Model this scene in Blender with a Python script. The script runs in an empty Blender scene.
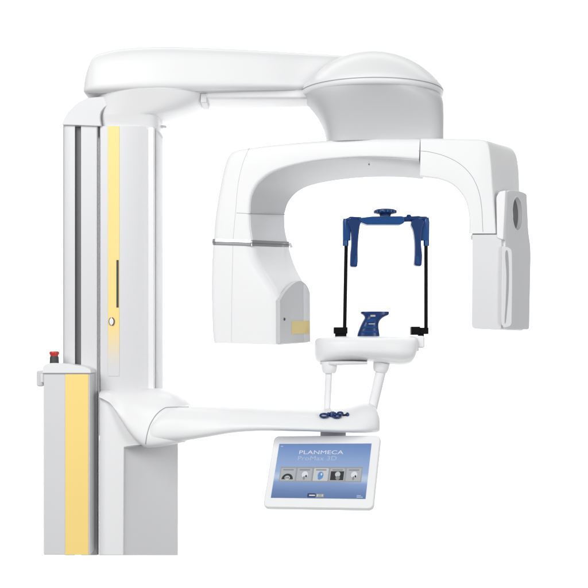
import bpy, bmesh, math, random
from mathutils import Vector, Matrix

S = 0.0033          # metres per photo pixel at the machine's main plane (Y = 0)
D = 4.0             # camera distance to that plane
EYE = 350.0         # photo row of the eye level
ZC = (555 - EYE) * S
sc = bpy.context.scene
C = sc.collection


def P(px, py, Y=0.0):
    k = S * (D + Y) / D
    return Vector(((px - 294.0) * k, Y, ZC + (EYE - py) * k))


# ------------------------------------------------------------------ materials
def mat(name, col, rough=0.4, metal=0.0, spec=0.5, coat=0.0, emit=None, bump=0.0, bscale=400.0, var=0.0):
    m = bpy.data.materials.new(name)
    m.use_nodes = True
    nt = m.node_tree
    b = nt.nodes['Principled BSDF']
    b.inputs['Base Color'].default_value = (*col, 1)
    b.inputs['Roughness'].default_value = rough
    b.inputs['Metallic'].default_value = metal
    b.inputs['Specular IOR Level'].default_value = spec
    b.inputs['Coat Weight'].default_value = coat
    b.inputs['Coat Roughness'].default_value = 0.12
    tc = nt.nodes.new('ShaderNodeTexCoord')
    if var > 0:
        n = nt.nodes.new('ShaderNodeTexNoise')
        n.inputs['Scale'].default_value = 3.5
        n.inputs['Detail'].default_value = 4
        nt.links.new(tc.outputs['Object'], n.inputs['Vector'])
        r = nt.nodes.new('ShaderNodeMapRange')
        r.inputs['To Min'].default_value = rough - var
        r.inputs['To Max'].default_value = rough + var
        nt.links.new(n.outputs['Fac'], r.inputs['Value'])
        nt.links.new(r.outputs['Result'], b.inputs['Roughness'])
    if bump > 0:
        n = nt.nodes.new('ShaderNodeTexNoise')
        n.inputs['Scale'].default_value = bscale
        n.inputs['Detail'].default_value = 2
        nt.links.new(tc.outputs['Object'], n.inputs['Vector'])
        bp = nt.nodes.new('ShaderNodeBump')
        bp.inputs['Strength'].default_value = bump
        bp.inputs['Distance'].default_value = 0.001
        nt.links.new(n.outputs['Fac'], bp.inputs['Height'])
        nt.links.new(bp.outputs['Normal'], b.inputs['Normal'])
    if emit:
        b.inputs['Emission Color'].default_value = (*emit[0], 1)
        b.inputs['Emission Strength'].default_value = emit[1]
    return m


M = {}
M['white'] = mat('white_paint', (0.83, 0.83, 0.835), 0.36, spec=0.28, bump=0.04, bscale=900, var=0.06)
M['pearl'] = mat('pearl_paint', (0.70, 0.70, 0.715), 0.38, spec=0.4, bump=0.04, bscale=900, var=0.06)
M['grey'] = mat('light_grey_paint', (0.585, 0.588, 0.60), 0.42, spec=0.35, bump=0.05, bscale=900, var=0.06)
M['midgrey'] = mat('mid_grey_plastic', (0.42, 0.42, 0.43), 0.45, bump=0.05, var=0.05)
M['recess'] = mat('recess_shade_grey', (0.20, 0.20, 0.205), 0.5)  # darker grey paints in the shade inside the grip bowl
M['seam'] = mat('seam_grey', (0.36, 0.36, 0.37), 0.7)  # grey of the joint lines and gaskets
M['faintseam'] = mat('faint_seam_grey', (0.62, 0.62, 0.63), 0.6)
M['dark'] = mat('dark_rubber', (0.05, 0.05, 0.055), 0.6)
M['groove'] = mat('groove_grey', (0.16, 0.16, 0.165), 0.5)
M['black'] = mat('black_anodised', (0.004, 0.004, 0.005), 0.45, spec=0.08, bump=0.05)
M['chrome'] = mat('polished_metal', (0.60, 0.60, 0.61), 0.24, metal=1.0)
M['blue'] = mat('blue_plastic', (0.002, 0.028, 0.130), 0.33, spec=0.4, coat=0.0, bump=0.04)
M['bluelight'] = mat('blue_plastic_light', (0.004, 0.055, 0.21), 0.30, spec=0.4, coat=0.0, bump=0.04)
M['red'] = mat('red_plastic', (0.55, 0.035, 0.03), 0.35)
M['yellow'] = mat('yellow_laminate', (0.98, 0.735, 0.25), 0.42, spec=0.3, bump=0.03, var=0.05)
M['sticker'] = mat('pale_yellow_sticker', (0.72, 0.58, 0.26), 0.5)
M['backdrop'] = mat('backdrop_paper', (0.9, 0.9, 0.9), 0.9, spec=0.0)
M['ring'] = mat('white_symbol', (0.85, 0.85, 0.85), 0.4)

# fading yellow strip: solid above, fading into the white housing towards its lower end
m = mat('yellow_fading_laminate', (0.98, 0.735, 0.25), 0.42, spec=0.3)
nt = m.node_tree
g = nt.nodes.new('ShaderNodeNewGeometry')
sx = nt.nodes.new('ShaderNodeSeparateXYZ')
nt.links.new(g.outputs['Position'], sx.inputs[0])
mr = nt.nodes.new('ShaderNodeMapRange')
mr.interpolation_type = 'SMOOTHSTEP'
mr.inputs['From Min'].default_value = P(0, 374).z
mr.inputs['From Max'].default_value = P(0, 318).z
nt.links.new(sx.outputs['Z'], mr.inputs['Value'])
mx = nt.nodes.new('ShaderNodeMix')
mx.data_type = 'RGBA'
mx.inputs['A'].default_value = (0.70, 0.70, 0.715, 1)
mx.inputs['B'].default_value = (0.95, 0.73, 0.27, 1)
nt.links.new(mr.outputs['Result'], mx.inputs['Factor'])
nt.links.new(mx.outputs['Result'], nt.nodes['Principled BSDF'].inputs['Base Color'])
M['yfade'] = m


# ------------------------------------------------------------------ mesh helpers
def link(name, me, m, parent=None, ang=35):
    o = bpy.data.objects.new(name, me)
    C.objects.link(o)
    if m is not None:
        me.materials.append(m)
    for p in me.polygons:
        p.use_smooth = True
    me.set_sharp_from_angle(angle=math.radians(ang))
    if parent is not None:
        o.parent = parent
    return o


def bevel(o, w, seg=4, ang=40):
    b = o.modifiers.new('bevel', 'BEVEL')
    b.width = w
    b.segments = seg
    b.limit_method = 'ANGLE'
    b.angle_limit = math.radians(ang)
    b.harden_normals = False
    # smooth shading over the bevel
    for a in o.data.edges:
        a.use_edge_sharp = False
    wn = o.modifiers.new('wn', 'WEIGHTED_NORMAL')
    wn.keep_sharp = False
    return o


def bm_mesh(name, bm):
    bmesh.ops.recalc_face_normals(bm, faces=bm.faces)
    me = bpy.data.meshes.new(name)
    bm.to_mesh(me)
    bm.free()
    return me


def cr(pts, n=8, closed=False):
    """Catmull-Rom through tuples or vectors of any length."""
    pts = [tuple(p) for p in pts]
    out = []
    N = len(pts)
    segs = N if closed else N - 1
    for i in range(segs):
        if closed:
            a, b, c, d = pts[(i - 1) % N], pts[i], pts[(i + 1) % N], pts[(i + 2) % N]
        else:
            b, c = pts[i], pts[i + 1]
            a = pts[i - 1] if i > 0 else tuple(2 * x - y for x, y in zip(b, c))
            d = pts[i + 2] if i + 2 < N else tuple(2 * x - y for x, y in zip(c, b))
        for k in range(n):
            t = k / n
            out.append(tuple(0.5 * (2 * q + (r - p) * t + (2 * p - 5 * q + 4 * r - s) * t * t + (-p + 3 * q - 3 * r + s) * t ** 3)
                             for p, q, r, s in zip(a, b, c, d)))
    if not closed:
        out.append(pts[-1])
    return out


def rpoly(pts, rad, k=5):
    """round the corners of a polygon; rad = one number or one per corner."""
    N = len(pts)
    pts = [Vector(p) for p in pts]
    out = []
    for i, p in enumerate(pts):
        r = rad[i] if isinstance(rad, (list, tuple)) else rad
        a, b = pts[i - 1] - p, pts[(i + 1) % N] - p
        if r <= 0:
            out.append(p)
            continue
        ra, rb = min(r, a.length * 0.48), min(r, b.length * 0.48)
        A, B = p + a.normalized() * ra, p + b.normalized() * rb
        for j in range(k + 1):
            t = j / k
            out.append(A * (1 - t) ** 2 + p * (2 * t * (1 - t)) + B * t * t)
    return out


def prism(name, front, vec, m, parent=None, bw=0.0, seg=4, ang=40):
    """front: world points of a face; swept along vec."""
    bm = bmesh.new()
    vec = Vector(vec)
    a = [bm.verts.new(p) for p in front]
    b = [bm.verts.new(Vector(p) + vec) for p in front]
    bm.faces.new(a)
    bm.faces.new(b[::-1])
    n = len(a)
    for i in range(n):
        bm.faces.new((a[i], b[i], b[(i + 1) % n], a[(i + 1) % n]))
    o = link(name, bm_mesh(name, bm), m, parent)
    if bw > 0:
        bevel(o, bw, seg, ang)
    return o


def loft(name, rings, m, parent=None, cap=True, ang=35, dome=0.0):
    bm = bmesh.new()
    R = [[bm.verts.new(p) for p in r] for r in rings]
    n = len(R[0])
    for i in range(len(R) - 1):
        for j in range(n):
            bm.faces.new((R[i][j], R[i][(j + 1) % n], R[i + 1][(j + 1) % n], R[i + 1][j]))
    if cap:
        bm.faces.new(R[0][::-1])
        bm.faces.new(R[-1])
    return link(name, bm_mesh(name, bm), m, parent, ang)


def tube(name, pts, r, m, parent=None, n=10, flat=1.0):
    """round tube along world points; r one number or per point."""
    pts = [Vector(p) for p in pts]
    rings = []
    for i, p in enumerate(pts):
        t = (pts[min(i + 1, len(pts) - 1)] - pts[max(i - 1, 0)]).normalized()
        u = t.cross(Vector((0, 1, 0)))
        if u.length < 0.05:
            u = t.cross(Vector((1, 0, 0)))
        u.normalize()
        v = t.cross(u).normalized()
        rr = r[i] if isinstance(r, (list, tuple)) else r
        rings.append([p + u * (rr * math.cos(a)) + v * (rr * flat * math.sin(a)) for a in [2 * math.pi * k / n for k in range(n)]])
    return loft(name, rings, m, parent)


def sring(px, top, bot, cy, hd, n=3.2, N=40, lean=0.0, ntop=None, bref=0.0):
    """superellipse section in the YZ plane; lean pushes the upper part back."""
    c0 = P(px, (top + bot) / 2, cy)
    zt, zb = P(px, top, cy).z, P(px, bot, cy - hd * bref).z
    hz = (zt - zb) / 2
    c0.z = (zt + zb) / 2
    out = []
    for k in range(N):
        a = 2 * math.pi * k / N
        ca, sa = math.cos(a), math.sin(a)
        e = n if (sa < 0 or ntop is None) else ntop
        y = math.copysign(abs(ca) ** (2 / e), ca) * hd
        z = math.copysign(abs(sa) ** (2 / e), sa) * hz
        out.append(Vector((c0.x, cy + y + lean * (z / max(hz, 1e-6)), c0.z + z)))
    return out


def hring(cx, cy, z, rx, ry, n=2.0, N=64):
    out = []
    for k in range(N):
        a = 2 * math.pi * k / N
        ca, sa = math.cos(a), math.sin(a)
        out.append(Vector((cx + math.copysign(abs(ca) ** (2 / n), ca) * rx, cy + math.copysign(abs(sa) ** (2 / n), sa) * ry, z)))
    return out


def revolve(name, prof, c, m, parent=None, N=48, axis=None, sx=1.0, sy=1.0, ang=35):
    """prof: (radius, height) list, along +Z or axis."""
    rings = []
    for r, h in prof:
        rings.append([Vector((sx * r * math.cos(2 * math.pi * k / N), sy * r * math.sin(2 * math.pi * k / N), h)) for k in range(N)])
    if axis is not None:
        q = Vector((0, 0, 1)).rotation_difference(Vector(axis).normalized())
        rings = [[q @ p for p in rg] for rg in rings]
    rings = [[p + Vector(c) for p in rg] for rg in rings]
    return loft(name, rings, m, parent, ang=ang)


def box(name, a, b, m, parent=None, bw=0.002, seg=3):
    (x0, y0, z0), (x1, y1, z1) = a, b
    f = [Vector((x0, y0, z0)), Vector((x1, y0, z0)), Vector((x1, y0, z1)), Vector((x0, y0, z1))]
    return prism(name, f, (0, y1 - y0, 0), m, parent, bw, seg)


def pbox(name, px0, py0, px1, py1, Y, depth, m, parent=None, bw=0.002, seg=3):
    f = [P(px0, py0, Y), P(px1, py0, Y), P(px1, py1, Y), P(px0, py1, Y)]
    return prism(name, f, (0, depth, 0), m, parent, bw, seg)


def cut(o, cutter):
    """real boolean cut, baked into the mesh."""
    for md in list(o.modifiers):
        pass
    b = o.modifiers.new('cut', 'BOOLEAN')
    b.object = cutter
    b.solver = 'EXACT'
    bpy.context.view_layer.update()
    dg = bpy.context.evaluated_depsgraph_get()
    me = bpy.data.meshes.new_from_object(o.evaluated_get(dg))
    o.modifiers.clear()
    o.data = me
    bpy.data.objects.remove(cutter)
    for p in me.polygons:
        p.use_smooth = True
    me.set_sharp_from_angle(angle=math.radians(35))
    return o


def drape(name, pts, target, r, m, parent, n=8, off=0.0):
    """a thin line laid on the surface of target, traced from the front."""
    bpy.context.view_layer.update()
    o0 = Vector((0, -D, ZC))
    out = []
    for x, y in cr(pts, n):
        d = (P(x, y, 0) - o0).normalized()
        hits = [t_.ray_cast(o0, d) for t_ in (target if isinstance(target, list) else [target])]
        hits = [h[1] for h in hits if h[0]]
        if hits:
            out.append(min(hits, key=lambda h: (h - o0).length) - d * off)
    if len(out) < 2:
        print('DRAPE MISS', name, pts[0])
        return None
    return tube(name, out, r, m, parent, 6)


def empty(name, loc=(0, 0, 0)):
    o = bpy.data.objects.new(name, None)
    o.empty_display_size = 0.1
    C.objects.link(o)
    o.location = loc
    return o


# ================================================================== the machine
mach = empty('dental_xray_machine')
mach['label'] = 'tall white and grey dental x-ray machine with yellow stripes, blue head holder and tilted touchscreen'
mach['category'] = 'x-ray machine'

# ---- column --------------------------------------------------------------
YC = 0.0
DEP = 0.24


def plan_extrude(name, plan, ytop, ybot, m, parent, bw=0.0, seg=3):
    """plan: (px, Y) list; px is read at its own depth. vertical extrusion."""
    zt = P(0, ytop, YC).z
    zb = P(0, ybot, YC).z
    f = [Vector((P(px, 0, Y).x, Y, zt)) for px, Y in plan]
    return prism(name, f, (0, 0, zb - zt), m, parent, bw, seg, 50)


col = plan_extrude('column', [(63, 0.012), (65.5, 0.0), (75, 0.0), (75.2, 0.03), (80.8, 0.03), (81, 0.0), (96.5, 0.0), (98.3, 0.006),
                              (98.3, 0.22), (76, DEP), (66, DEP)], 125, 555.3, M['pearl'], mach, 0.0012)
plan_extrude('rail', [(75.5, 0.018), (80.7, 0.018), (80.7, 0.028), (75.5, 0.028)], 126, 554, M['groove'], col)
plan_extrude('trim_line', [(98.4, 0.004), (99.1, 0.004), (99.1, 0.2), (98.4, 0.2)], 126, 555, M['dark'], col)
tow = plan_extrude('sliding_tower', [(99.3, 0.012), (100.5, 0.0), (120, -0.003), (136, -0.002), (146, 0.006), (148.8, 0.012),
                                     (152.5, 0.010), (155, 0.020), (157.5, 0.045), (162.5, 0.20), (160, 0.22), (100, 0.22)],
                   126, 436, M['pearl'], mach, 0.0014)
plan_extrude('accent_stripe', [(108, -0.0035), (119.3, -0.0048), (119.3, 0.0), (108, 0.0)], 126.5, 376, M['yfade'], tow)
plan_extrude('edge_strip', [(148.2, 0.0085), (153.6, 0.0065), (155.3, 0.017), (155.2, 0.024), (148.2, 0.016)], 127, 392, M['white'], tow, 0.001)
plan_extrude('side_shade_panel', [(155.8, 0.020), (158.0, 0.045), (163.0, 0.20), (158, 0.20), (155, 0.05)], 126.6, 400, M['grey'], tow, 0.001)  # grey slab added to colour the tower's right side as if shaded
pbox('status_slot', 116.4, 260, 118.6, 307.5, -0.0062, 0.003, M['dark'], tow, 0.0006)
# small round badge under the slot
c = P(111.6, 321.5, -0.006)
o = revolve('badge', [(0.0, 0.0012), (0.011, 0.0012), (0.0125, 0.001), (0.0125, 0.0)], c, M['ring'], tow, axis=(0, -1, 0), sx=0.75)
arc = [c + Vector((0.0085 * math.cos(a), -0.0016, 0.0128 * math.sin(a))) for a in [math.radians(t) for t in range(-80, 81, 10)]]
tube('badge_mark', arc, 0.0016, M['dark'], o, 6)
arc = [c + Vector((0.0085 * math.cos(a), -0.0016, 0.0128 * math.sin(a))) for a in [math.radians(t) for t in range(105, 256, 10)]]
tube('badge_mark', arc, 0.0009, M['dark'], o, 6)
# small nub on the right of the column top
revolve('cap_knob', [(0.0, 0.0), (0.010, 0.0), (0.0125, 0.004), (0.0115, 0.006), (0.009, 0.008), (0, 0.008)], P(163.2, 128.0, 0.10), M['pearl'], mach, 24)

# ---- base pillar (yellow stripe) ------------------------------------------
YP = -0.10
pil = pbox('base_pillar', 43.5, 373, 89.8, 555, YP, 0.098, M['pearl'], mach, 0.003)
pbox('accent_stripe', 65.2, 374.2, 88.3, 554.9, YP - 0.0028, 0.006, M['yellow'], pil, 0.0008)
pts = rpoly([P(42.3, 373, YP - .006), P(42.8, 365.5, YP - .006), P(50, 362.6, YP - .006), P(68, 364.0, YP - .006), P(84, 366.6, YP - .006),
             P(90.6, 369.5, YP - .006), P(90.8, 373, YP - .006)], [0.001, 0.012, 0.03, 0.02, 0.02, 0.008, 0.001])
cap = prism('pillar_cap', pts, (0, 0.104, 0), M['white'], pil, 0.004)
pbox('cap_gasket', 43.2, 372.6, 90.2, 373.8, YP - 0.0034, 0.09, M['seam'], pil, 0)
pbox('side_bracket', 36.4, 370.5, 43.2, 386.5, -0.075, 0.05, M['pearl'], pil, 0.006, 4)
pbox('bracket_clip', 40.4, 374, 43.6, 382.5, -0.088, 0.02, M['white'], pil, 0.003, 4)
bc = P(54.3, 363.8, -0.06)
eb = revolve('emergency_button', [(0, 0.026), (0.0115, 0.0262), (0.0150, 0.0245), (0.0160, 0.0205), (0.0150, 0.017), (0.0125, 0.013), (0.0125, 0.010), (0, 0.010)],
             bc + Vector((0, 0, 0.0145)), M['red'], mach, 40)
revolve('button_collar', [(0, 0), (0.0148, 0), (0.0150, 0.003), (0.0142, 0.020), (0.0128, 0.025), (0, 0.025)], bc, M['dark'], eb, 40)

# ---- column cap bracket -----------------------------------------------------
Yb = -0.012
pts = [P(x, y, Yb) for x, y in cr([(62, 124.6), (63.5, 120), (69, 111), (78, 102.5), (87, 97.8)], 6)]
pts += [P(x, y, Yb) for x, y in [(110, 95.8), (122, 96.5)]]
pts += [P(x, y, Yb) for x, y in cr([(122, 99.5), (110, 103.5), (102, 110), (100, 117), (101, 126.0)], 6)]
cb = prism('column_cap', pts, (0, 0.25, 0), M['pearl'], mach, 0.006, 5, 50)
# sweeping underside that carries the overhead arm
N = 72
def capring(t):
    y = 129.0 - 12.0 * t / .3 if t < .3 else 117 - 19 * ((t - .3) / .7) ** 1.3
    u = max(0.0, (117 - y) / 19)
    w_ = (129.0 - y) / 31
    e = 1 - (1 - min(1, u)) ** 2.4
    z = P(0, y, 0.1 * w_).z
    x0 = P(100.5 - 3 * e, 0, 0.05).x
    x1 = P(161.5 + 44 * e, 0, 0.1).x
    yb0, yb1 = 0.006 - 0.062 * w_ ** 1.2, 0.215 + 0.03 * e
    return hring((x0 + x1) / 2, (yb0 + yb1) / 2, z, (x1 - x0) / 2, (yb1 - yb0) / 2, 4.5 - 1.6 * w_, N)
rings = [capring(t / 30) for t in range(31)]
sw = loft('arm_bracket', rings, M['white'], cb)
# thin plate with the small end block
pl = []
z0, z1 = P(0, 98.6, 0.1).z, P(0, 94.2, 0.1).z
x0, x1 = P(92, 0, 0.1).x, P(206.5, 0, 0.1).x
rings = [hring((x0 + x1) / 2, 0.10, z, (x1 - x0) / 2 - d, 0.155 - d, 3.2, N) for z, d in ((z0 - .002, .004), (z0 + 0.001, .0), (z1 - .001, 0), (z1, .002))]
loft('bearing_plate', rings, M['pearl'], cb)
pbox('end_stop', 200.6, 93.0, 206.6, 102.6, 0.012, 0.12, M['pearl'], cb, 0.003)

# ---- overhead arm -----------------------------------------------------------
#        px   top  bot   cy    hd
st = [(88.6, 91.0, 95.2, .10, .090),
      (89.4, 86.5, 95.6, .10, .108),
      (91.5, 77.0, 96.0, .10, .124),
      (94.4, 67.5, 96.0, .10, .134),
      (97.4, 60.8, 96.0, .10, .140),
      (103., 56.0, 96.0, .10, .148),
      (118., 52.0, 95.8, .10, .158),
      (140., 49.6, 95.0, .10, .160),
      (170., 48.8, 94.0, .10, .158),
      (200., 49.4, 93.5, .10, .150),
      (240., 50.6, 92.8, .10, .138),
      (275., 51.8, 92.2, .10, .118),
      (312., 53.0, 91.6, .12, .092),
      (350., 54.5, 91.0, .13, .080)]
st = cr(st, 6)
arm = loft('overhead_arm', [sring(s[0], s[1] + 2.6 * min(1, max(0, (s[0] - 88) / 20)), s[2], s[3], s[4], n=8, ntop=3.0, N=96, lean=0.008, bref=0.55) for s in st], M['white'], mach, ang=60)
drape('shell_seam', [(88, 93.6), (120, 92.8), (160, 92.0), (200, 91.4), (250, 90.6), (298, 90.0)], arm, 0.0008, M['seam'], arm)
st = cr([(209, 92, 103.6, .10, .085), (211, 92, 104.3, .10, .090), (250, 91, 104.2, .10, .090), (300, 90, 103.6, .11, .080), (330, 90, 103.2, .12, .07)], 4)
loft('cable_channel', [sring(*s[:5], n=7, N=56) for s in st], M['white'], arm, ang=60)

# ---- dome housing -----------------------------------------------------------
dc = P(371.5, 92.5, 0.09)
RX = 71.5 * S * (D + .09) / D
zr = dc.z
prof = []
H = P(0, 92.5, .09).z - P(0, 92.5, .09).z
hd = (92.5 - 52.0) * S * 0.94
for k in range(0, 19):
    a = math.radians(90 * k / 18)
    r = math.cos(a)
    prof.append((RX * r, hd * math.sin(a) ** 0.92 if a > 0 else 0))
# spherical-cap like profile
Rs = (RX * RX + hd * hd) / (2 * hd)
prof = [(RX * 1.0, -0.002), (RX * 0.999, 0.004)]
a0 = math.asin(min(1, RX / Rs))
for k in range(1, 30):
    a = a0 * (1 - k / 30)
    prof.append((Rs * math.sin(a) * 0.997, hd - Rs * (1 - math.cos(a)) + 0.006))
prof.append((0.001, hd + 0.006))
ctr = Vector((dc.x, 0.09, zr))
dome = revolve('dome_cover', prof, ctr, M['white'], mach, 96, sy=1.0, ang=60)
revolve('dome_gasket', [(RX * .96, -0.0045), (RX * 1.0015, -0.0045), (RX * 1.0015, -0.0015), (RX * .96, -0.0015)], ctr, M['seam'], dome, 96)
revolve('dome_rim', [(RX * .90, -0.022), (RX * .955, -0.021), (RX * .985, -0.017), (RX * .998, -0.010), (RX * .998, -0.0045), (RX * .9, -0.0045)], ctr, M['white'], dome, 96, ang=50)
# neck: full circle at the rim tapering in on the left and at the front
rings = []
zt, zbm = zr - 0.019, P(0, 142.5, 0.0).z
def neck(t):
    # t 0 top, 1 bottom
    e = 1 - (1 - t) ** 2.3
    xl = dc.x - RX * (0.965 - 0.34 * e) 
    xr = dc.x + RX * (0.965 + 0.012 * min(1, t * 6))
    yf = 0.09 - RX * (0.94 - 0.36 * (1 - (1 - t) ** 1.6))
    yb = 0.09 + RX * (0.94 - 0.40 * e)
    return hring((xl + xr) / 2, (yf + yb) / 2, zt + (zbm - zt) * t, (xr - xl) / 2, (yb - yf) / 2, 2.1 + 2.6 * e, 96)
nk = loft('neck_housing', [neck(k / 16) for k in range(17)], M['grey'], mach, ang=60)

# ---- rotating C-arch --------------------------------------------------------
def Yf(px):
    return 0.07 - 0.24 * (px - 210.0) / 310.0


AD = 0.215   # arch depth
YS0 = Yf(495) - 0.004


def arch_rings(st, radii, n=8):
    """stations of (fox, foy, fix, fiy, bix, biy, box, boy) px."""
    rings = []
    for s in cr(st, n) if n > 1 else st:
        fo = P(s[0], s[1], Yf(s[0]))
        fi = P(s[2], s[3], Yf(s[2]))
        bi = P(s[4], s[5], Yf(s[4] - 30) + AD)
        bo = P(s[6], s[7], Yf(s[6] - 30) + AD)
        rings.append(rpoly([fo, fi, bi, bo], radii, 6))
    return rings


up = [(212.0, 240.0, 251.5, 241.5, 288.0, 243.5, 246, 243),
      (212.8, 226.0, 249.5, 228.0, 285.0, 230.0, 246, 230),
      (214.5, 211.0, 248.8, 213.0, 284.3, 214.5, 247, 215),
      (217.5, 192.0, 250.0, 198.0, 288.0, 203.0, 250, 198),
      (221.5, 172.0, 254.5, 186.5, 295.5, 193.5, 256, 182),
      (226.5, 156.0, 261.5, 178.5, 305.0, 187.5, 262, 170),
      (234.0, 150.0, 271.0, 172.0, 316.0, 184.0, 270, 166),
      (250.0, 147.0, 286.0, 166.5, 331.0, 181.0, 284, 160),
      (275.0, 144.0, 307.0, 161.5, 348.0, 178.8, 305, 156),
      (305.0, 141.3, 330.0, 158.5, 364.0, 177.4, 333, 152),
      (340.0, 139.3, 357.0, 156.8, 382.0, 176.8, 362, 150),
      (378.0, 138.2, 387.0, 157.0, 402.0, 177.0, 393, 149),
      (420.0, 138.0, 419.0, 159.0, 423.0, 178.8, 430, 149)]
R1 = [0.020, 0.007, 0.006, 0.02]
arch = loft('rotating_arch', arch_rings(up, R1, 8), M['white'], mach, ang=50)
# liner on the arch's inner face; its grey stands in for shade there
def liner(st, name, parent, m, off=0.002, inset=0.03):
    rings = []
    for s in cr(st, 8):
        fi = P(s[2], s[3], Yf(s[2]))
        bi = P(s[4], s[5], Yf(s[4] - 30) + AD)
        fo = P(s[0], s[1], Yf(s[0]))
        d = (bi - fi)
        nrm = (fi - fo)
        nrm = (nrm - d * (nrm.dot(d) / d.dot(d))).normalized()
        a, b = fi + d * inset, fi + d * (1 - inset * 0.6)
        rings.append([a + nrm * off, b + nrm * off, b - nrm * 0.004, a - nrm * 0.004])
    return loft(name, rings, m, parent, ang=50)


liner(up[2:], 'inner_shade_liner', arch, M['grey'])
liner(up[:3], 'inner_shade_liner', arch, M['pearl'])
# small drop-shaped mark on the underside
c = P(368.5, 163.0, Yf(345) + 0.06)
tube('indicator_window', [c + Vector((-0.003, 0, 0.006)), c, c + Vector((0.003, 0.0, -0.008))], [0.0012, 0.0032, 0.001], M['groove'], arch, 10)

right = [(420.5, 138.0, 420.0, 176.5, 424.0, 177.5, 432, 149),
         (440.0, 138.2, 440.0, 179.5, 444.0, 180.0, 450, 149),
         (462.0, 138.6, 453.5, 185.5, 457.5, 185.5, 472, 149),
         (480.0, 139.3, 462.0, 194.5, 466.5, 194.0, 506, 147),
         (487.5, 143.0, 466.5, 203.0, 471.0, 203.0, 517, 152),
         (490.5, 160.0, 468.5, 212.0, 473.0, 212.0, 521, 168),
         (492.5, 190.0, 469.3, 221.0, 474.0, 221.0, 522, 195),
         (495.5, 233.5, 469.0, 233.5, 474.0, 233.0, 522, 235)]
arch2 = loft('arch_end_section', arch_rings(right, [0.009, 0.006, 0.006, 0.035], 8), M['white'], mach, ang=50)


def seamline(name, pts, parent, m, r=0.0009, off=0.0, n=8):
    tube(name, [P(x, y, Yf(x) - off) for x, y in cr(pts, n)], r, m, parent, 6)


seamline('panel_seam', [(418.5, 150.8), (430, 152.0), (446, 156.5), (460, 164), (471, 175), (478, 189), (481.5, 206), (483, 232)], arch2, M['seam'], 0.0008)
seamline('panel_seam', [(236.5, 213.0), (243, 213.2), (249.5, 213.8)], arch, M['seam'], 0.0008)
seamline('panel_seam', [(249.5, 147.5), (243, 163), (238, 185), (235.5, 213), (233, 240)], arch, M['faintseam'], 0.0008)
pts = [P(249.6, 213.6, Yf(249) - .001), P(253, 213.8, Yf(249) + .02), P(285, 214.4, Yf(254) + AD - .01)]
tube('panel_seam', pts, 0.0014, M['seam'], arch, 6)
gk = rpoly([P(472.5, 232.6, YS0 + .035), P(497.5, 232.6, YS0 + .012), P(497.5, 236.2, YS0 + .012), P(472.5, 236.2, YS0 + .035)], 0.001)
prism('joint_gasket', gk, (0.012, 0.12, 0), M['midgrey'], arch2, 0)

# ---- tube head (left leg lower part) ---------------------------------------------
def hd_rings(st, radii, n=8):
    return arch_rings(st, radii, n)


th = [(211.5, 243.6, 252.0, 244.6, 289.0, 245.8, 246, 245),
      (210.8, 256.0, 254.5, 257.0, 292.5, 258.0, 246, 257),
      (210.2, 268.0, 260.0, 269.0, 297.0, 269.5, 246, 269),
      (210.0, 281.0, 268.0, 281.0, 303.0, 281.0, 246, 281),
      (210.0, 293.0, 275.5, 293.0, 307.8, 292.0, 246, 292),
      (210.2, 305.0, 278.8, 305.0, 309.2, 305.0, 247, 304),
      (210.8, 325.0, 279.2, 325.0, 309.2, 325.0, 248, 324),
      (211.6, 338.0, 279.2, 341.0, 309.0, 340.0, 249, 338),
      (213.0, 343.0, 279.0, 344.8, 308.6, 342.5, 250, 341)]
head = loft('tube_head', hd_rings(th, [0.018, 0.030, 0.008, 0.02], 8), M['white'], mach, ang=50)
# polished ring between the arch and the tube head
bd = []
for (dy, off) in ((-2.6, .0), (-2.6, .003), (-0.4, .0042), (1.2, .0042), (3.4, .003), (3.4, .0)):
    s = (211.2, 241.4, 252.0, 242.6, 289.0, 244.2, 246, 243)
    fo = P(s[0], s[1] + dy, Yf(s[0])); fi = P(s[2], s[3] + dy, Yf(s[2]))
    bi = P(s[4], s[5] + dy, Yf(s[4] - 30) + AD); bo = P(s[6], s[7] + dy, Yf(s[6] - 30) + AD)
    ctrp = (fo + fi + bi + bo) / 4
    q = []
    for p in (fo, fi, bi, bo):
        d = p - ctrp
        d.z = 0
        q.append(p + d.normalized() * off * 0.9)
    bd.append(rpoly(q, R1, 6))
loft('metal_band', bd, M['chrome'], head, ang=30)
bd2 = []
for (dy, off) in ((0.1, .0046), (1.0, .0046)):
    q = []
    for (x, y, Y) in ((211.2, 241.4, Yf(211.2)), (252, 242.6, Yf(252)), (289, 244.2, Yf(259) + AD), (246, 243, Yf(216) + AD)):
        p = P(x, y + dy, Y)
        d = p - ctrp
        d.z = 0
        q.append(p + d.normalized() * off * 0.9)
    bd2.append(rpoly(q, R1, 6))
loft('band_groove', bd2, M['groove'], head, ang=30)
tube('band_latch', [P(289.5, 243, Yf(259) + AD - .02), P(291.8, 247.5, Yf(259) + AD - .02)], 0.0045, M['grey'], head, 10)
seamline('panel_seam', [(233, 245), (232, 290), (231.5, 342)], head, M['faintseam'], 0.0008)


def Ys(px):    # depth on the inner side face of the tube head
    return Yf(279) + (Yf(279.2) + AD - Yf(279)) * (px - 279.2) / (309.2 - 279.2) * 1.0


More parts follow.
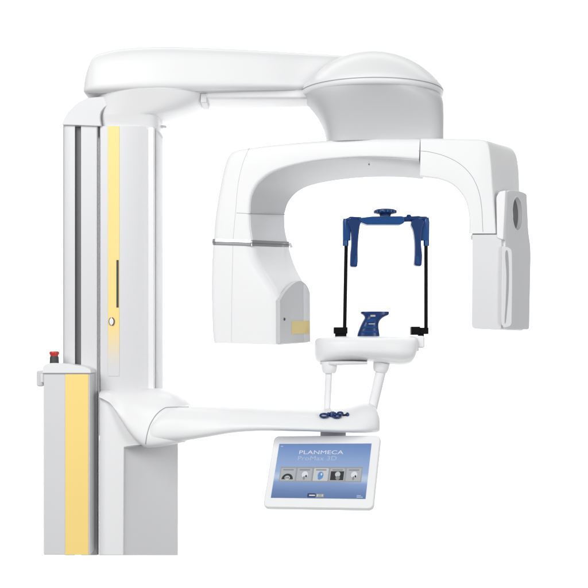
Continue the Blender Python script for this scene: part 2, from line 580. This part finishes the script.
nrm = Vector((0.9, -0.42, 0)).normalized()
outl = [(278.9, 343.6), (278.9, 300.5)] + cr([(278.9, 300.5), (284.5, 291.5), (291.5, 284.3), (298, 280.8), (302.5, 282.2), (306.5, 286.5), (309.0, 293)], 5)[1:] + [(309.2, 341.8)]
pan = prism('collimator_panel', [P(x, y, Ys(x)) + nrm * 0.004 for x, y in outl], nrm * -0.012, M['midgrey2'] if 'midgrey2' in M else M['grey'], head, 0.001)
pbt = [(302.4, 342.0), (302.4, 284.5), (305.2, 286.5), (308.2, 293.5), (308.4, 341.2)]
prism('panel_edge', [P(x, y, Ys(x)) + nrm * 0.0058 for x, y in pbt], nrm * -0.004, M['pearl'], pan, 0.0008)
wl = [(290.2, 321.2), (307.8, 320.8), (307.8, 333.6), (290.2, 334.2)]
prism('warning_sticker', [P(x, y, Ys(x)) + nrm * 0.0066 for x, y in wl], nrm * -0.002, M['sticker'], pan, 0)
revolve('sensor_dot', [(0, 0.002), (0.0045, 0.002), (0.005, 0)], P(283.3, 319.2, Ys(283)) + nrm * 0.004, M['dark'], pan, 20, axis=nrm)

# ---- sensor head (right leg lower part) ----------------------------------------
YS0 = Yf(495) - 0.004
def Yr(px):   # depth along the outer right side face
    return YS0 + (px - 500.0) / 25.0 * 0.19


fr = rpoly([P(472.3, 234.6, YS0 + .03), P(501.5, 234.6, YS0), P(501.2, 330.0, YS0), P(471.8, 328.6, YS0 + .03)], [0.001, 0.001, 0.012, 0.014])
vec = P(524.0, 280, Yr(524)) - P(501.5, 280, YS0)
vec.z = 0
sen = prism('sensor_head', fr, vec, M['pearl'], mach, 0.004, 5)
nr = Vector((vec.y, -vec.x, 0)).normalized()
side = [(503.4, 192.0), (507, 189.8), (518, 191.6), (523.4, 194.0), (524.4, 215), (525.0, 232), (527.6, 248), (526.0, 329.5),
        (503.4, 329.8), (500.9, 322), (500.9, 262), (502.0, 240), (503.6, 215)]
sd = rpoly([P(x, y, Yr(x)) + nr * 0.012 for x, y in side], [.012, .03, .02, .01, .04, .05, .04, .012, .012, .03, .05, .05, .05], 6)
shell = prism('outer_shell', sd, nr * -0.016, M['pearl'], sen, 0.0035, 4)
# oval grip recess, really cut into the shell
oc = P(513.6, 214.0, Yr(513.6)) + nr * 0.012
vd = vec.normalized()
ov = [oc + vd * (0.048 * math.cos(a)) + Vector((0, 0, 0.054 * math.sin(a))) for a in [2 * math.pi * k / 40 for k in range(40)]]
cutter = prism('cutter', [p + nr * 0.02 for p in ov], nr * -0.06, None)
cut(shell, cutter)
shell.data.materials.clear(); shell.data.materials.append(M['pearl'])
# bowl behind the hole
rings = []
for k in range(10):
    t = k / 9
    sc_ = math.cos(t * math.pi / 2 * 0.98)
    rings.append([oc - nr * (0.003 + 0.055 * math.sin(t * math.pi / 2)) + (p - oc) * (sc_ * 1.02) for p in ov])
bm = bmesh.new()
Rr = [[bm.verts.new(p) for p in r] for r in rings]
for i in range(9):
    for j in range(40):
        bm.faces.new((Rr[i][j], Rr[i][(j + 1) % 40], Rr[i + 1][(j + 1) % 40], Rr[i + 1][j]))
bm.faces.new(Rr[-1])
link('grip_recess', bm_mesh('grip_recess', bm), M['recess'], sen)
tube('recess_rim', [oc + nr * 0.0005 + (p - oc) * 1.02 for p in ov] + [oc + nr * 0.0005 + (ov[0] - oc) * 1.02], 0.002, M['pearl'], sen, 8)
# white bevel frame and the long curved slot
frame = [(502.2, 246), (509.0, 247.5), (512.0, 250), (512.4, 285), (511.6, 325.5), (504.5, 328), (501.6, 324), (501.6, 290)]
fpts = rpoly([P(x, y, YS0 - 0.014 + (x - 502) * 0.0018) + nr * 0 for x, y in frame], [.004, .008, .012, .05, .01, .01, .01, .05])
prism('white_trim', fpts, (-0.001, 0.045, 0), M['white'], sen, 0.0015)
slot = cr([(505.8, 251), (507.8, 252), (508.8, 268), (508.6, 290), (507.0, 310), (505.8, 321.5), (504.7, 321.5), (505.9, 300), (506.5, 275), (505.4, 258)], 4, True)
prism('slot', [P(x, y, YS0 - 0.0152 + (x - 502) * 0.0018) for x, y in slot], (0, 0.003, 0), M['midgrey'], sen, 0)
# inner side shell of the sensor neck in front
nf = rpoly([P(496.0, 197, YS0 + .004), P(499.0, 191.5, YS0 + .002), P(505.5, 190.0, YS0 - .006), P(503.0, 240, YS0 - .008), P(496.6, 238, YS0 + .003)], 0.006)
prism('neck_shell', nf, vec * 0.10, M['white'], sen, 0.003)

# ---- lower carriage and shoulder ---------------------------------------------
YL = -0.035
# vertical lower housing: white front strip and grey side
plan = [(99.4, YL + .006), (101, YL), (121.5, YL), (123.5, YL + .006), (178.0, 0.13), (176, 0.2), (100, 0.2)]
zt = P(0, 440, 0).z
bm = bmesh.new()
fr = []
lo = []
for px, Y in plan:
    p = P(px, 555.3, Y)
    lo.append(bm.verts.new(p))
    fr.append(bm.verts.new((p.x, p.y, zt)))
bm.faces.new(fr); bm.faces.new(lo[::-1])
for i in range(len(plan)):
    j = (i + 1) % len(plan)
    bm.faces.new((fr[i], lo[i], lo[j], fr[j]))
low = link('lower_housing', bm_mesh('lower_housing', bm), M['pearl'], mach)
bevel(low, 0.001)
# curved white front that carries the strip up into the shoulder
outl = [(99.4, 555.3), (99.4, 393.0), (106, 393.0)] + \
    cr([(111.5, 393), (114.5, 403), (120, 415), (127.5, 427), (136, 436.5), (146, 443.5)], 8) + [(146, 445.0), (124, 447.2)] + [(123.3, 555.3)]
fs = prism('front_strip', [P(x, y, YL - 0.004) for x, y in outl], (0, 0.10, 0), M['white'], low, 0.003, 3, 60)
# shoulder body: horizontal sections from the tower outwards to the arm socket
def shring(t):
    pass
#  loft in X: px, top, bottom, front depth
st = []
for px, tp_, bt_, yf_ in [(100.3, 388.4, 397.0, -.0435), (103.5, 387.8, 398.5, -.0435), (107, 387.6, 400.5, -.0435), (112.0, 387.3, 404.0, -.046), (117.0, 387.1, 411.0, -.050),
      (124.0, 387.1, 421.5, -.061), (131.0, 387.2, 431.5, -.073), (139.0, 387.4, 440.2, -.084), (147.0, 387.8, 445.4, -.092), (155.0, 388.2, 445.6, -.096), (163.0, 389.2, 444.8, -.097),
      (172.0, 392.2, 443.4, -.093), (180.0, 396.8, 442.0, -.082), (186.0, 401.0, 440.6, -.066), (190.5, 405.5, 438.5, -.040)]:
    px += 3.4 * (1 - (px - 100) / 91)
    bk = 0.13 if px < 160 else 0.13 - (px - 160) * 0.0025
    st.append((px, tp_, bt_, (yf_ + bk) / 2, (bk - yf_) / 2))
sh = loft('shoulder_housing', [sring(*s[:5], n=5.5, ntop=2.6, N=96, lean=0.022) for s in cr(st, 6)], M['white'], mach, ang=60)
# underside plate with two bolts
up_ = rpoly([P(124, 446.2, YL - .002), P(148, 444.2, YL - .03), P(185, 439.6, YL - .02), P(185, 442.2, YL - .02), P(160, 445.0, YL - .03), P(124, 447.6, YL - .002)], 0.002)
prism('underside_plate', up_, (0, 0.14, 0), M['grey'], sh, 0.001)
for bx, by in ((146.5, 444.6), (174.5, 442.8)):
    revolve('bolt', [(0, 0), (0.006, 0), (0.006, 0.004), (0, 0.004)], P(bx, by, -0.075), M['midgrey'], sh, 16)

# ---- patient support arm -----------------------------------------------------
st = [(146.0, 433.0, 441.0, -.045, .040, .000),
      (148.0, 425.0, 441.5, -.045, .052, .003),
      (153.0, 416.5, 441.6, -.045, .060, .006),
      (161.0, 409.0, 441.2, -.045, .064, .010),
      (172.0, 406.0, 440.8, -.045, .066, .012),
      (188.0, 405.6, 439.6, -.047, .066, .014),
      (210.0, 406.4, 436.0, -.050, .068, .018),
      (235.0, 407.2, 431.8, -.055, .072, .022),
      (262.0, 408.0, 430.0, -.060, .078, .026),
      (290.0, 408.8, 430.0, -.065, .084, .030),
      (320.0, 409.5, 430.6, -.065, .090, .034),
      (345.0, 408.0, 431.4, -.060, .092, .036),
      (362.0, 403.5, 431.8, -.050, .090, .034),
      (371.0, 404.0, 431.8, -.045, .084, .024),
      (376.0, 408.5, 431.6, -.045, .074, .014),
      (378.6, 415.0, 430.6, -.045, .060, .006)]
pa = loft('support_arm', [sring(s[0], s[1], s[2], s[3], s[4], n=3.4, ntop=2.4, N=72, lean=s[5]) for s in cr(st, 6)], M['white'], mach, ang=60)
# dark joint line between shoulder and arm
drape('joint_seam', [(145.6, 444.0), (146.2, 440), (147.5, 433), (150.5, 424), (156.5, 414.5), (164.0, 408.5), (170, 407.3), (189, 407)], [pa, sh], 0.0015, M['seam'], pa)
# screen hinge under the arm
pbox('screen_bracket', 320.5, 429.5, 346.0, 438.5, -0.085, 0.03, M['midgrey'], mach, 0.001)

# ---- tray ---------------------------------------------------------------------
st = [(314.5, 345.0, 354.0, .045, .020),
      (315.4, 340.5, 359.5, .045, .045),
      (318.0, 338.0, 362.4, .045, .066),
      (324.0, 337.0, 363.2, .045, .088),
      (336.0, 336.6, 362.0, .045, .108),
      (350.0, 336.4, 361.2, .045, .118),
      (365.0, 336.3, 361.6, .045, .121),
      (380.0, 336.2, 363.2, .045, .118),
      (392.0, 336.0, 364.6, .045, .110),
      (402.0, 336.0, 365.0, .045, .100),
      (409.5, 336.2, 363.2, .045, .088),
      (413.5, 336.6, 358.5, .045, .075),
      (415.6, 337.5, 353.0, .045, .060)]
tray = loft('chin_table', [sring(*s[:5], n=2.3, ntop=4.2, N=72) for s in cr(st, 6)], M['white'], mach, ang=60)
pbox('table_tab', 404, 335.8, 424.8, 348.2, 0.0, 0.09, M['white'], tray, 0.008, 5)
pbox('table_tab_hook', 413.0, 345, 419.0, 351.2, 0.0, 0.05, M['white'], tray, 0.004, 4)
# lower plate under the table
st = [(320, 361.5, 364.6, .045, .05), (330, 360.6, 365.6, .045, .075), (350, 360.6, 364.8, .045, .09), (366, 361.0, 364.4, .045, .085)]
loft('under_plate', [sring(*s[:5], n=5, N=40) for s in cr(st, 4)], M['pearl'], tray, ang=60)

def post(x0, y0, x1, y1, r, Y, name='support_post'):
    o = tube(name, [P(x0, y0, Y), P(x0 + (x1 - x0) * .5, y0 + (y1 - y0) * .5, Y), P(x1, y1, Y)], [r, r * .96, r * .92], M['white'], mach, 32)
    p = P(x0, y0, Y)
    return o


p1 = post(329.0, 366, 327.0, 412, 3.6 * S, 0.0)
revolve('post_collar', [(0, -0.034), (0.019, -0.034), (0.0225, -0.030), (0.0255, -0.018), (0.0265, 0.0), (0.0265, 0.004), (0, 0.004)], P(329.3, 363.0, 0.0), M['white'], p1, 40)
p2 = post(382.0, 366, 370.5, 416, 5.4 * S, 0.02)
revolve('post_collar', [(0, -0.026), (0.021, -0.026), (0.0235, -0.022), (0.0265, -0.012), (0.0275, 0.002), (0.0275, 0.006), (0, 0.006)], P(381.3, 364.5, 0.02), M['white'], p2, 40, axis=(0.16, 0, 1))

# ---- chin rest ------------------------------------------------------------------
YK = 0.02
cr_pts = [(361.2, 311.8), (389.0, 313.4), (388.6, 315.4), (383.0, 317.6), (379.6, 321), (378.6, 325), (379.4, 330), (379.6, 336.8), (357.4, 336.8), (359.0, 329), (361.5, 322.5), (364.5, 317.8), (363.4, 315.0)]
crs = cr([(311.6, 361.0, 389.0), (313.4, 360.8, 389.2), (315.2, 363.2, 388.0), (317.6, 364.6, 383.2), (321, 362.9, 379.8), (325, 360.9, 378.6),
          (330, 358.9, 379.0), (334, 357.6, 379.6), (337.2, 357.2, 379.8)], 5)
chin = loft('chin_rest', [hring((P(a, y, YK).x + P(b_, y, YK).x) / 2, YK + .010, P(0, y, YK).z, (P(b_, y, YK).x - P(a, y, YK).x) / 2, .031, 3.2, 48) for y, a, b_ in crs], M['blue'], mach, ang=50)
pbox('chin_rest_slot', 370.5, 314.8, 375.5, 316.8, YK - .0215, 0.006, M['midgrey'], chin, 0.001)
prism('front_rib', rpoly([P(366.5, 319.4, YK - .024), P(376.5, 318.2, YK - .024), P(373.4, 322.0, YK - .024), P(366.0, 322.8, YK - .024)], 0.003), (0, 0.008, 0), M['bluelight'], chin, 0.0015)
pbox('height_mark', 368.6, 323.4, 375.0, 324.4, YK - .0212, 0.004, M['midgrey'], chin, 0.0004)
pbox('front_rib', 362.6, 326.4, 376.8, 328.0, YK - .0225, 0.006, M['bluelight'], chin, 0.0008)
pbox('front_rib', 361.8, 331.0, 377.2, 332.6, YK - .0225, 0.006, M['bluelight'], chin, 0.0008)
revolve('chin_cup', [(0.010, 0.0), (0.040, 0.003), (0.046, 0.007), (0.046, 0.009), (0.036, 0.006), (0, 0.003)], P(375.2, 314.6, YK + .012), M['blue'], chin, 40, sy=0.7)

# ---- head holder -----------------------------------------------------------------
YH = 0.045
def rod(x0, y0, x1, y1):
    a = P(x0, y0, YH); b = P(x1, y1, YH)
    return tube('support_rod', [a, b], 0.0061, M['black'], mach, 20)
r1 = rod(346.2, 243, 344.6, 332)
pbox('rod_clamp', 333.8, 327.2, 347.6, 333.6, YH - .016, 0.034, M['black'], r1, 0.0015)
pbox('clamp_foot', 335.2, 333.0, 346.6, 337.4, YH - .012, 0.026, M['black'], r1, 0.001)
r2 = rod(426.0, 243, 426.0, 332)
pbox('rod_clamp', 411.2, 326.6, 420.2, 334.8, YH - .020, 0.04, M['black'], r2, 0.0015)
pbox('rod_clamp', 419.6, 327.6, 428.6, 334.0, YH - .014, 0.034, M['black'], r2, 0.0015)
pbox('clamp_foot', 418.5, 333.6, 424.0, 338.5, YH - .010, 0.026, M['black'], r2, 0.001)

hold = prism('holder_bar', rpoly([P(358.5, 218.0, YH - .02), P(372, 216.4, YH - .02), P(402, 216.0, YH - .02), P(404.4, 217.2, YH - .02), P(404.4, 222.6, YH - .02), P(400, 224.6, YH - .02), P(367, 224.6, YH - .02), P(359.5, 221.6, YH - .02)], 0.004),
             (0, 0.045, 0), M['bluelight'], mach, 0.003, 4)
tube('end_link', [P(x, y, YH - .002) for x, y in cr([(345.2, 220.6), (350, 219.0), (356, 219.2), (361, 219.4)], 4)], [0.0055] * 4 + [0.008] * 9, M['blue'], hold, 14)
tube('end_link', [P(x, y, YH - .002) for x, y in cr([(403.5, 219.4), (411, 219.0), (419, 218.6), (426.8, 218.6)], 4)], [0.009] * 9 + [0.0070] * 4, M['blue'], hold, 14)
revolve('adjust_pin', [(0, 0), (0.0075, 0), (0.0085, 0.004), (0.006, 0.009), (0, 0.010)], P(408.8, 217.4, YH), M['blue'], hold, 20)
kn = revolve('adjust_knob', [(0, 0.0), (0.018, 0.0), (0.020, 0.006), (0.034, 0.009), (0.0372, 0.014), (0.0365, 0.0185), (0.032, 0.022), (0.012, 0.024), (0.0, 0.024)],
             P(385.2, 216.2, YH), M['blue'], hold, 48)
for k in range(18):
    a = 2 * math.pi * k / 18
    cc = P(385.2, 216.2, YH) + Vector((0.0362 * math.cos(a), 0.0362 * math.sin(a), 0.010))
    tube('knob_rib', [cc, cc + Vector((0, 0, 0.009))], 0.0022, M['bluelight'], kn, 8)
# side sleeves over the rods
s1 = tube('rod_sleeve', [P(345.8, 218.8, YH), P(345.8, 222, YH), P(345.6, 246, YH)], [0.0085, 0.0105, 0.0095], M['bluelight'], mach, 20)
pbox('sleeve_plate', 343.0, 221.5, 350.6, 240.5, YH - .010, 0.012, M['bluelight'], s1, 0.002)
s2 = tube('rod_sleeve', [P(426.3, 217.6, YH), P(426.3, 222, YH), P(426.3, 246, YH)], [0.0085, 0.0105, 0.0095], M['bluelight'], mach, 20)
pbox('sleeve_plate', 420.6, 221.5, 428.4, 240.5, YH - .010, 0.012, M['bluelight'], s2, 0.002)
# temple pads
lp = cr([(347.8, 220.6), (351, 219.4), (358, 219.6), (361.2, 221.2)], 4) + cr([(359.8, 226), (358.6, 236), (357.8, 248), (357.8, 260), (357.4, 265.6)], 4) + \
    cr([(356.4, 266.8), (351.6, 266.6), (350.2, 265.2)], 3) + cr([(350.4, 255), (351.4, 243), (350.8, 230), (347.8, 223)], 4)
tp = prism('temple_pad', [P(x, y, YH - .024) for x, y in lp], (0, 0.04, 0), M['blue'], mach, 0.0035, 4, 60)
prism('pad_inlay', rpoly([P(355.8, 256, YH - .0255), P(357.2, 255, YH - .0255), P(356.8, 264.6, YH - .0255), P(353.6, 264.8, YH - .0255)], 0.002), (0, 0.004, 0), M['bluelight'], tp, 0.001)
rp = cr([(411.6, 221.0), (415, 219.2), (421.6, 219.4), (424.6, 221.2)], 4) + cr([(422.0, 229), (421.2, 243), (422.2, 255), (421.8, 264.6)], 4) + \
    cr([(420.6, 266.0), (416.0, 265.6), (414.4, 264.2)], 3) + cr([(415.0, 255), (415.0, 243), (413.6, 231), (411.0, 224.6)], 4)
tp2 = prism('temple_pad', [P(x, y, YH - .024) for x, y in rp], (0, 0.04, 0), M['blue'], mach, 0.0035, 4, 60)
prism('pad_inlay', rpoly([P(416.2, 256, YH - .0255), P(418.4, 256, YH - .0255), P(419.6, 264.4, YH - .0255), P(416.2, 263.8, YH - .0255)], 0.002), (0, 0.004, 0), M['bluelight'], tp2, 0.001)

# ---- blue joystick and buttons on the arm ------------------------------------------
YJ = -0.13
def on_arm(x, y, Y=YJ):
    return P(x, y, Y)
jk = empty('positioning_keys', on_arm(333, 416))
jk.parent = mach
def keyring(x, y, rr, th):
    c = on_arm(x, y, YJ - .012) - jk.location + Vector((0, 0, 0.002))
    return tube('ring_key', [c + Vector((rr * math.cos(a), 0.5 * rr * math.sin(a), 0.42 * rr * math.sin(a))) for a in [2 * math.pi * k / 24 for k in range(25)]], th, M['blue'], jk, 10)
keyring(324.2, 416.2, .0125, .0034)
keyring(336.6, 416.6, .0120, .0036)
keyring(340.2, 414.0, .0080, .0030)
for (x, y, rr) in ((332.6, 414.0, .0115), (328.2, 414.8, .0050), (347.4, 414.9, .0055)):
    o = revolve('button', [(0, 0.007), (rr * .5, 0.007), (rr * .9, 0.0055), (rr, 0.003), (rr, -0.02), (0, -0.02)], on_arm(x, y) - jk.location, M['blue'], jk, 24, sy=0.8)
    revolve('button_cap', [(0, 0.0085), (rr * .45, 0.008), (rr * .5, 0.006), (0, 0.006)], on_arm(x, y) - jk.location, M['bluelight'], o, 20, sy=0.8)
tube('lever', [on_arm(x, y) - jk.location for x, y in ((329, 417.0), (332.5, 414.4), (335.5, 413.0))], [.003, .0045, .0035], M['blue'], jk, 12)
tube('lever', [on_arm(x, y) - jk.location for x, y in ((340.5, 414.2), (344, 415.2), (347.6, 414.8))], [.0028, .0028, .004], M['black'], jk, 12)

# ---- touchscreen -----------------------------------------------------------------
def SQ(u, v, off=0.0):
    """u,v in 0..1 over the outer frame (v down)."""
    tl, tr, br, bl = (274.2, 435.6), (380.6, 434.9), (372.8, 508.6), (262.6, 507.0)
    x = (tl[0] * (1 - u) + tr[0] * u) * (1 - v) + (bl[0] * (1 - u) + br[0] * u) * v
    y = (tl[1] * (1 - u) + tr[1] * u) * (1 - v) + (bl[1] * (1 - u) + br[1] * u) * v
    Y = -0.155 - 0.09 * (u - .5) - 0.12 * (v - .5)
    return P(x, y, Y) + SN * off


SN = Vector((0, 0, 0))
ux = (SQ(1, .5) - SQ(0, .5)); vx = (SQ(.5, 0) - SQ(.5, 1))
W, Hh = ux.length, vx.length
SN = ux.cross(vx).normalized()
if SN.y > 0:
    SN = -SN
fr = rpoly([SQ(0, 0), SQ(1, 0), SQ(1, 1), SQ(0, 1)], 0.019, 8)
tab = prism('touchscreen', fr, SN * -0.022, M['white'], mach, 0.005, 5)
def srect(name, u0, v0, u1, v1, off, m, parent, th=0.0012, r=0.0):
    q = [SQ(u0, v0, off), SQ(u1, v0, off), SQ(u1, v1, off), SQ(u0, v1, off)]
    if r:
        q = rpoly(q, r, 4)
    return prism(name, q, SN * -th, m, parent, 0)


# display with emissive interface picture: broad blue bands
md = bpy.data.materials.new('lit_display')
md.use_nodes = True
nt = md.node_tree
b = nt.nodes['Principled BSDF']
b.inputs['Roughness'].default_value = 0.25
b.inputs['Base Color'].default_value = (0.02, 0.03, 0.05, 1)
b.inputs['Specular IOR Level'].default_value = 0.3
tc = nt.nodes.new('ShaderNodeTexCoord')
sp = nt.nodes.new('ShaderNodeSeparateXYZ')
nt.links.new(tc.outputs['Generated'], sp.inputs[0])
nz = nt.nodes.new('ShaderNodeTexNoise')
nz.inputs['Scale'].default_value = 2.5
nt.links.new(tc.outputs['Generated'], nz.inputs['Vector'])
ad = nt.nodes.new('ShaderNodeMath'); ad.operation = 'MULTIPLY_ADD'
ad.inputs[1].default_value = 0.05
nt.links.new(nz.outputs['Fac'], ad.inputs[0])
nt.links.new(sp.outputs['Z'], ad.inputs[2])
rp_ = nt.nodes.new('ShaderNodeValToRGB')
els = [(0.03, (0.10, 0.17, 0.36)), (0.16, (0.14, 0.23, 0.46)), (0.32, (0.25, 0.36, 0.62)), (0.385, (0.50, 0.60, 0.78)), (0.43, (0.52, 0.62, 0.80)),
       (0.50, (0.34, 0.46, 0.70)), (0.72, (0.27, 0.39, 0.66)), (0.86, (0.20, 0.32, 0.60)), (1.0, (0.16, 0.27, 0.54))]
while len(rp_.color_ramp.elements) > 1:
    rp_.color_ramp.elements.remove(rp_.color_ramp.elements[-1])
rp_.color_ramp.elements[0].position = els[0][0]
rp_.color_ramp.elements[0].color = (*els[0][1], 1)
for p_, c_ in els[1:]:
    e = rp_.color_ramp.elements.new(p_)
    e.color = (*c_, 1)
nt.links.new(ad.outputs[0], rp_.inputs['Fac'])
nt.links.new(rp_.outputs['Color'], b.inputs['Emission Color'])
b.inputs['Emission Strength'].default_value = 0.85
disp = srect('display', 0.062, 0.118, 0.925, 0.872, 0.0012, md, tab)


def em(name, col, s=0.8):
    return mat(name, (0.02, 0.02, 0.02), 0.4, emit=(col, s), spec=0.2)


E = {'tile': em('lit_tile', (0.50, 0.52, 0.55)), 'white': em('lit_white', (0.85, 0.88, 0.92)), 'pale': em('lit_pale_blue', (0.50, 0.60, 0.80)),
     'dark': em('lit_black', (0.015, 0.015, 0.02)), 'skin': em('lit_grey', (0.28, 0.29, 0.31)), 'blue': em('lit_blue', (0.14, 0.32, 0.68)),
     'navy': em('lit_navy', (0.02, 0.05, 0.15)), 'lgrey': em('lit_light_grey', (0.66, 0.68, 0.70)), 'frame': em('lit_frame', (0.36, 0.38, 0.42)),
     'green': em('lit_pale_green', (0.45, 0.52, 0.45))}
U = ux.normalized(); V = vx.normalized()


def stext(name, body, u, v, width, height, m, parent, off=0.0035, shear=0.0):
    cu = bpy.data.curves.new(name, 'FONT')
    cu.body = body
    cu.size = 1.0
    cu.extrude = 0.0
    cu.shear = shear
    t = bpy.data.objects.new('tmp_text', cu)
    C.objects.link(t)
    bpy.context.view_layer.update()
    me = bpy.data.meshes.new_from_object(t.evaluated_get(bpy.context.evaluated_depsgraph_get()))
    bpy.data.objects.remove(t)
    xs = [w.co.x for w in me.vertices]; ys = [w.co.y for w in me.vertices]
    x0, x1, y0, y1 = min(xs), max(xs), min(ys), max(ys)
    o0 = SQ(u, v, off)
    for w in me.vertices:
        a = (w.co.x - x0) / (x1 - x0) * width * W
        bb = (w.co.y - y0) / (y1 - y0) * height * Hh
        w.co = o0 + U * a + V * bb
    me.name = name
    return link(name, me, m, parent)


stext('screen_title', 'PLANMECA', 0.263, 0.266, 0.41, 0.052, E['white'], disp)
stext('screen_subtitle', 'ProMax 3D', 0.258, 0.352, 0.36, 0.060, E['pale'], disp)
strip = srect('menu_strip', 0.112, 0.440, 0.868, 0.648, 0.0030, E['frame'], disp)
du = (0.868 - 0.112) / 5
for i in range(5):
    u0 = 0.112 + du * i + 0.008
    u1 = u0 + du - 0.016
    uc = (u0 + u1) / 2
    t = srect('menu_tile', u0, 0.462, u1, 0.634, 0.0042, E['tile'] if i != 2 else E['lgrey'], strip, r=0.002)
    srect('menu_caption', uc - 0.048, 0.478, uc + 0.048, 0.494, 0.0050, E['skin'], strip)

    def blob(name, cu_, cv_, ru, rv, m, off, a0=0, a1=360):
        q = [SQ(cu_ + ru * math.cos(math.radians(a)), cv_ - rv * math.sin(math.radians(a)), off) for a in range(a0, a1, 12)]
        return prism(name, q, SN * -0.0008, m, strip, 0)
    if i == 0:      # arch of teeth
        blob('menu_icon', uc, 0.618, 0.052, 0.078, E['dark'], 0.0052, 0, 181)
        blob('menu_icon', uc, 0.598, 0.024, 0.028, E['lgrey'], 0.0060)
        for k in (-1, 0, 1):
            blob('menu_icon', uc + k * .012, 0.600, 0.003, 0.016, E['dark'], 0.0066)
    elif i in (1, 4):   # bulb-like tooth
        blob('menu_icon', uc + .006, 0.552, 0.028, 0.044, E['white'], 0.0052)
        blob('menu_icon', uc + .002, 0.600, 0.010, 0.026, E['skin'], 0.0060)
        blob('menu_icon', uc + .020, 0.575, 0.008, 0.016, E['dark'], 0.0064)
    elif i == 2:
        blob('menu_icon', uc, 0.562, 0.026, 0.052, E['blue'], 0.0052)
        blob('menu_icon', uc - .008, 0.600, 0.014, 0.024, E['blue'], 0.0058)
        blob('menu_icon', uc + .008, 0.548, 0.007, 0.016, E['white'], 0.0064)
    else:
        srect('menu_icon', u0 + .008, 0.505, u1 - .006, 0.626, 0.0052, E['dark'], strip)
        blob('menu_icon', uc + .006, 0.548, 0.024, 0.036, E['lgrey'], 0.0060)
        blob('menu_icon', uc + .010, 0.598, 0.020, 0.028, E['skin'], 0.0064)
mk = srect('status_mark', 0.392, 0.805, 0.470, 0.862, 0.0030, E['navy'], disp, r=0.004)
srect('status_mark', 0.470, 0.812, 0.545, 0.862, 0.0030, E['skin'], disp)
for k in range(3):
    srect('status_mark', 0.480 + .021 * k, 0.820, 0.494 + .021 * k, 0.850, 0.0040, E['lgrey'] if k != 1 else E['green'], disp)
srect('status_mark', 0.410, 0.828, 0.462, 0.842, 0.0040, E['white'], disp)
srect('corner_text', 0.842, 0.846, 0.898, 0.856, 0.0030, E['pale'], disp)
srect('corner_text', 0.842, 0.826, 0.880, 0.834, 0.0030, E['pale'], disp)
srect('corner_text', 0.082, 0.150, 0.100, 0.162, 0.0030, E['pale'], disp)

# ================================================================== backdrop
bm = bmesh.new()
vs = [bm.verts.new(p) for p in ((-6.5, 4.5, -3.2), (6.5, 4.5, -3.2), (6.5, 4.5, 4.6), (-6.5, 4.5, 4.6))]
f = bm.faces.new(vs)
bd_ = link('backdrop', bm_mesh('backdrop', bm), M['backdrop'])
so = bd_.modifiers.new('thick', 'SOLIDIFY'); so.thickness = 0.01; so.offset = 1
bd_['kind'] = 'structure'

# ================================================================== light
w = bpy.data.worlds.new('World')
sc.world = w
w.use_nodes = True
w.node_tree.nodes['Background'].inputs['Color'].default_value = (0.98, 0.99, 1.0, 1)
w.node_tree.nodes['Background'].inputs['Strength'].default_value = 0.33


def area(name, loc, target, sx, sy, power, col=(1, 1, 1)):
    l = bpy.data.lights.new(name, 'AREA')
    l.shape = 'RECTANGLE'; l.size = sx; l.size_y = sy
    l.energy = power; l.color = col
    o = bpy.data.objects.new(name, l)
    C.objects.link(o)
    o.location = loc
    o.rotation_euler = (Vector(target) - Vector(loc)).to_track_quat('-Z', 'Y').to_euler()
    return o


area('key_softbox', (-2.0, -3.8, 2.6), (0, 0, 0.9), 2.2, 2.2, 131)
area('added_fill', (2.6, -3.8, 1.2), (0.1, 0, 0.8), 1.2, 2.0, 62)  # unseen light added to brighten the right-facing sides
area('added_backdrop_light_top', (0, 2.0, 4.2), (0, 4.5, 1.2), 9.5, 0.5, 370)  # unseen pair of lights added to wash the backdrop white
area('added_backdrop_light_bottom', (0, 2.0, -2.8), (0, 4.5, 0.2), 9.5, 0.5, 370)

# ================================================================== camera
cd = bpy.data.cameras.new('camera')
cam = bpy.data.objects.new('camera', cd)
C.objects.link(cam)
cam.location = (0, -D, ZC)
cam.rotation_euler = (math.radians(90), 0, 0)
cd.sensor_width = 36
cd.lens = 36 * D / (588 * S)
cd.shift_y = (EYE - 294) / 588
cd.clip_end = 60
sc.camera = cam
sc.view_settings.view_transform = 'Standard'
sc.view_settings.look = 'None'
sc.view_settings.gamma = 1
sc.view_settings.exposure = 0
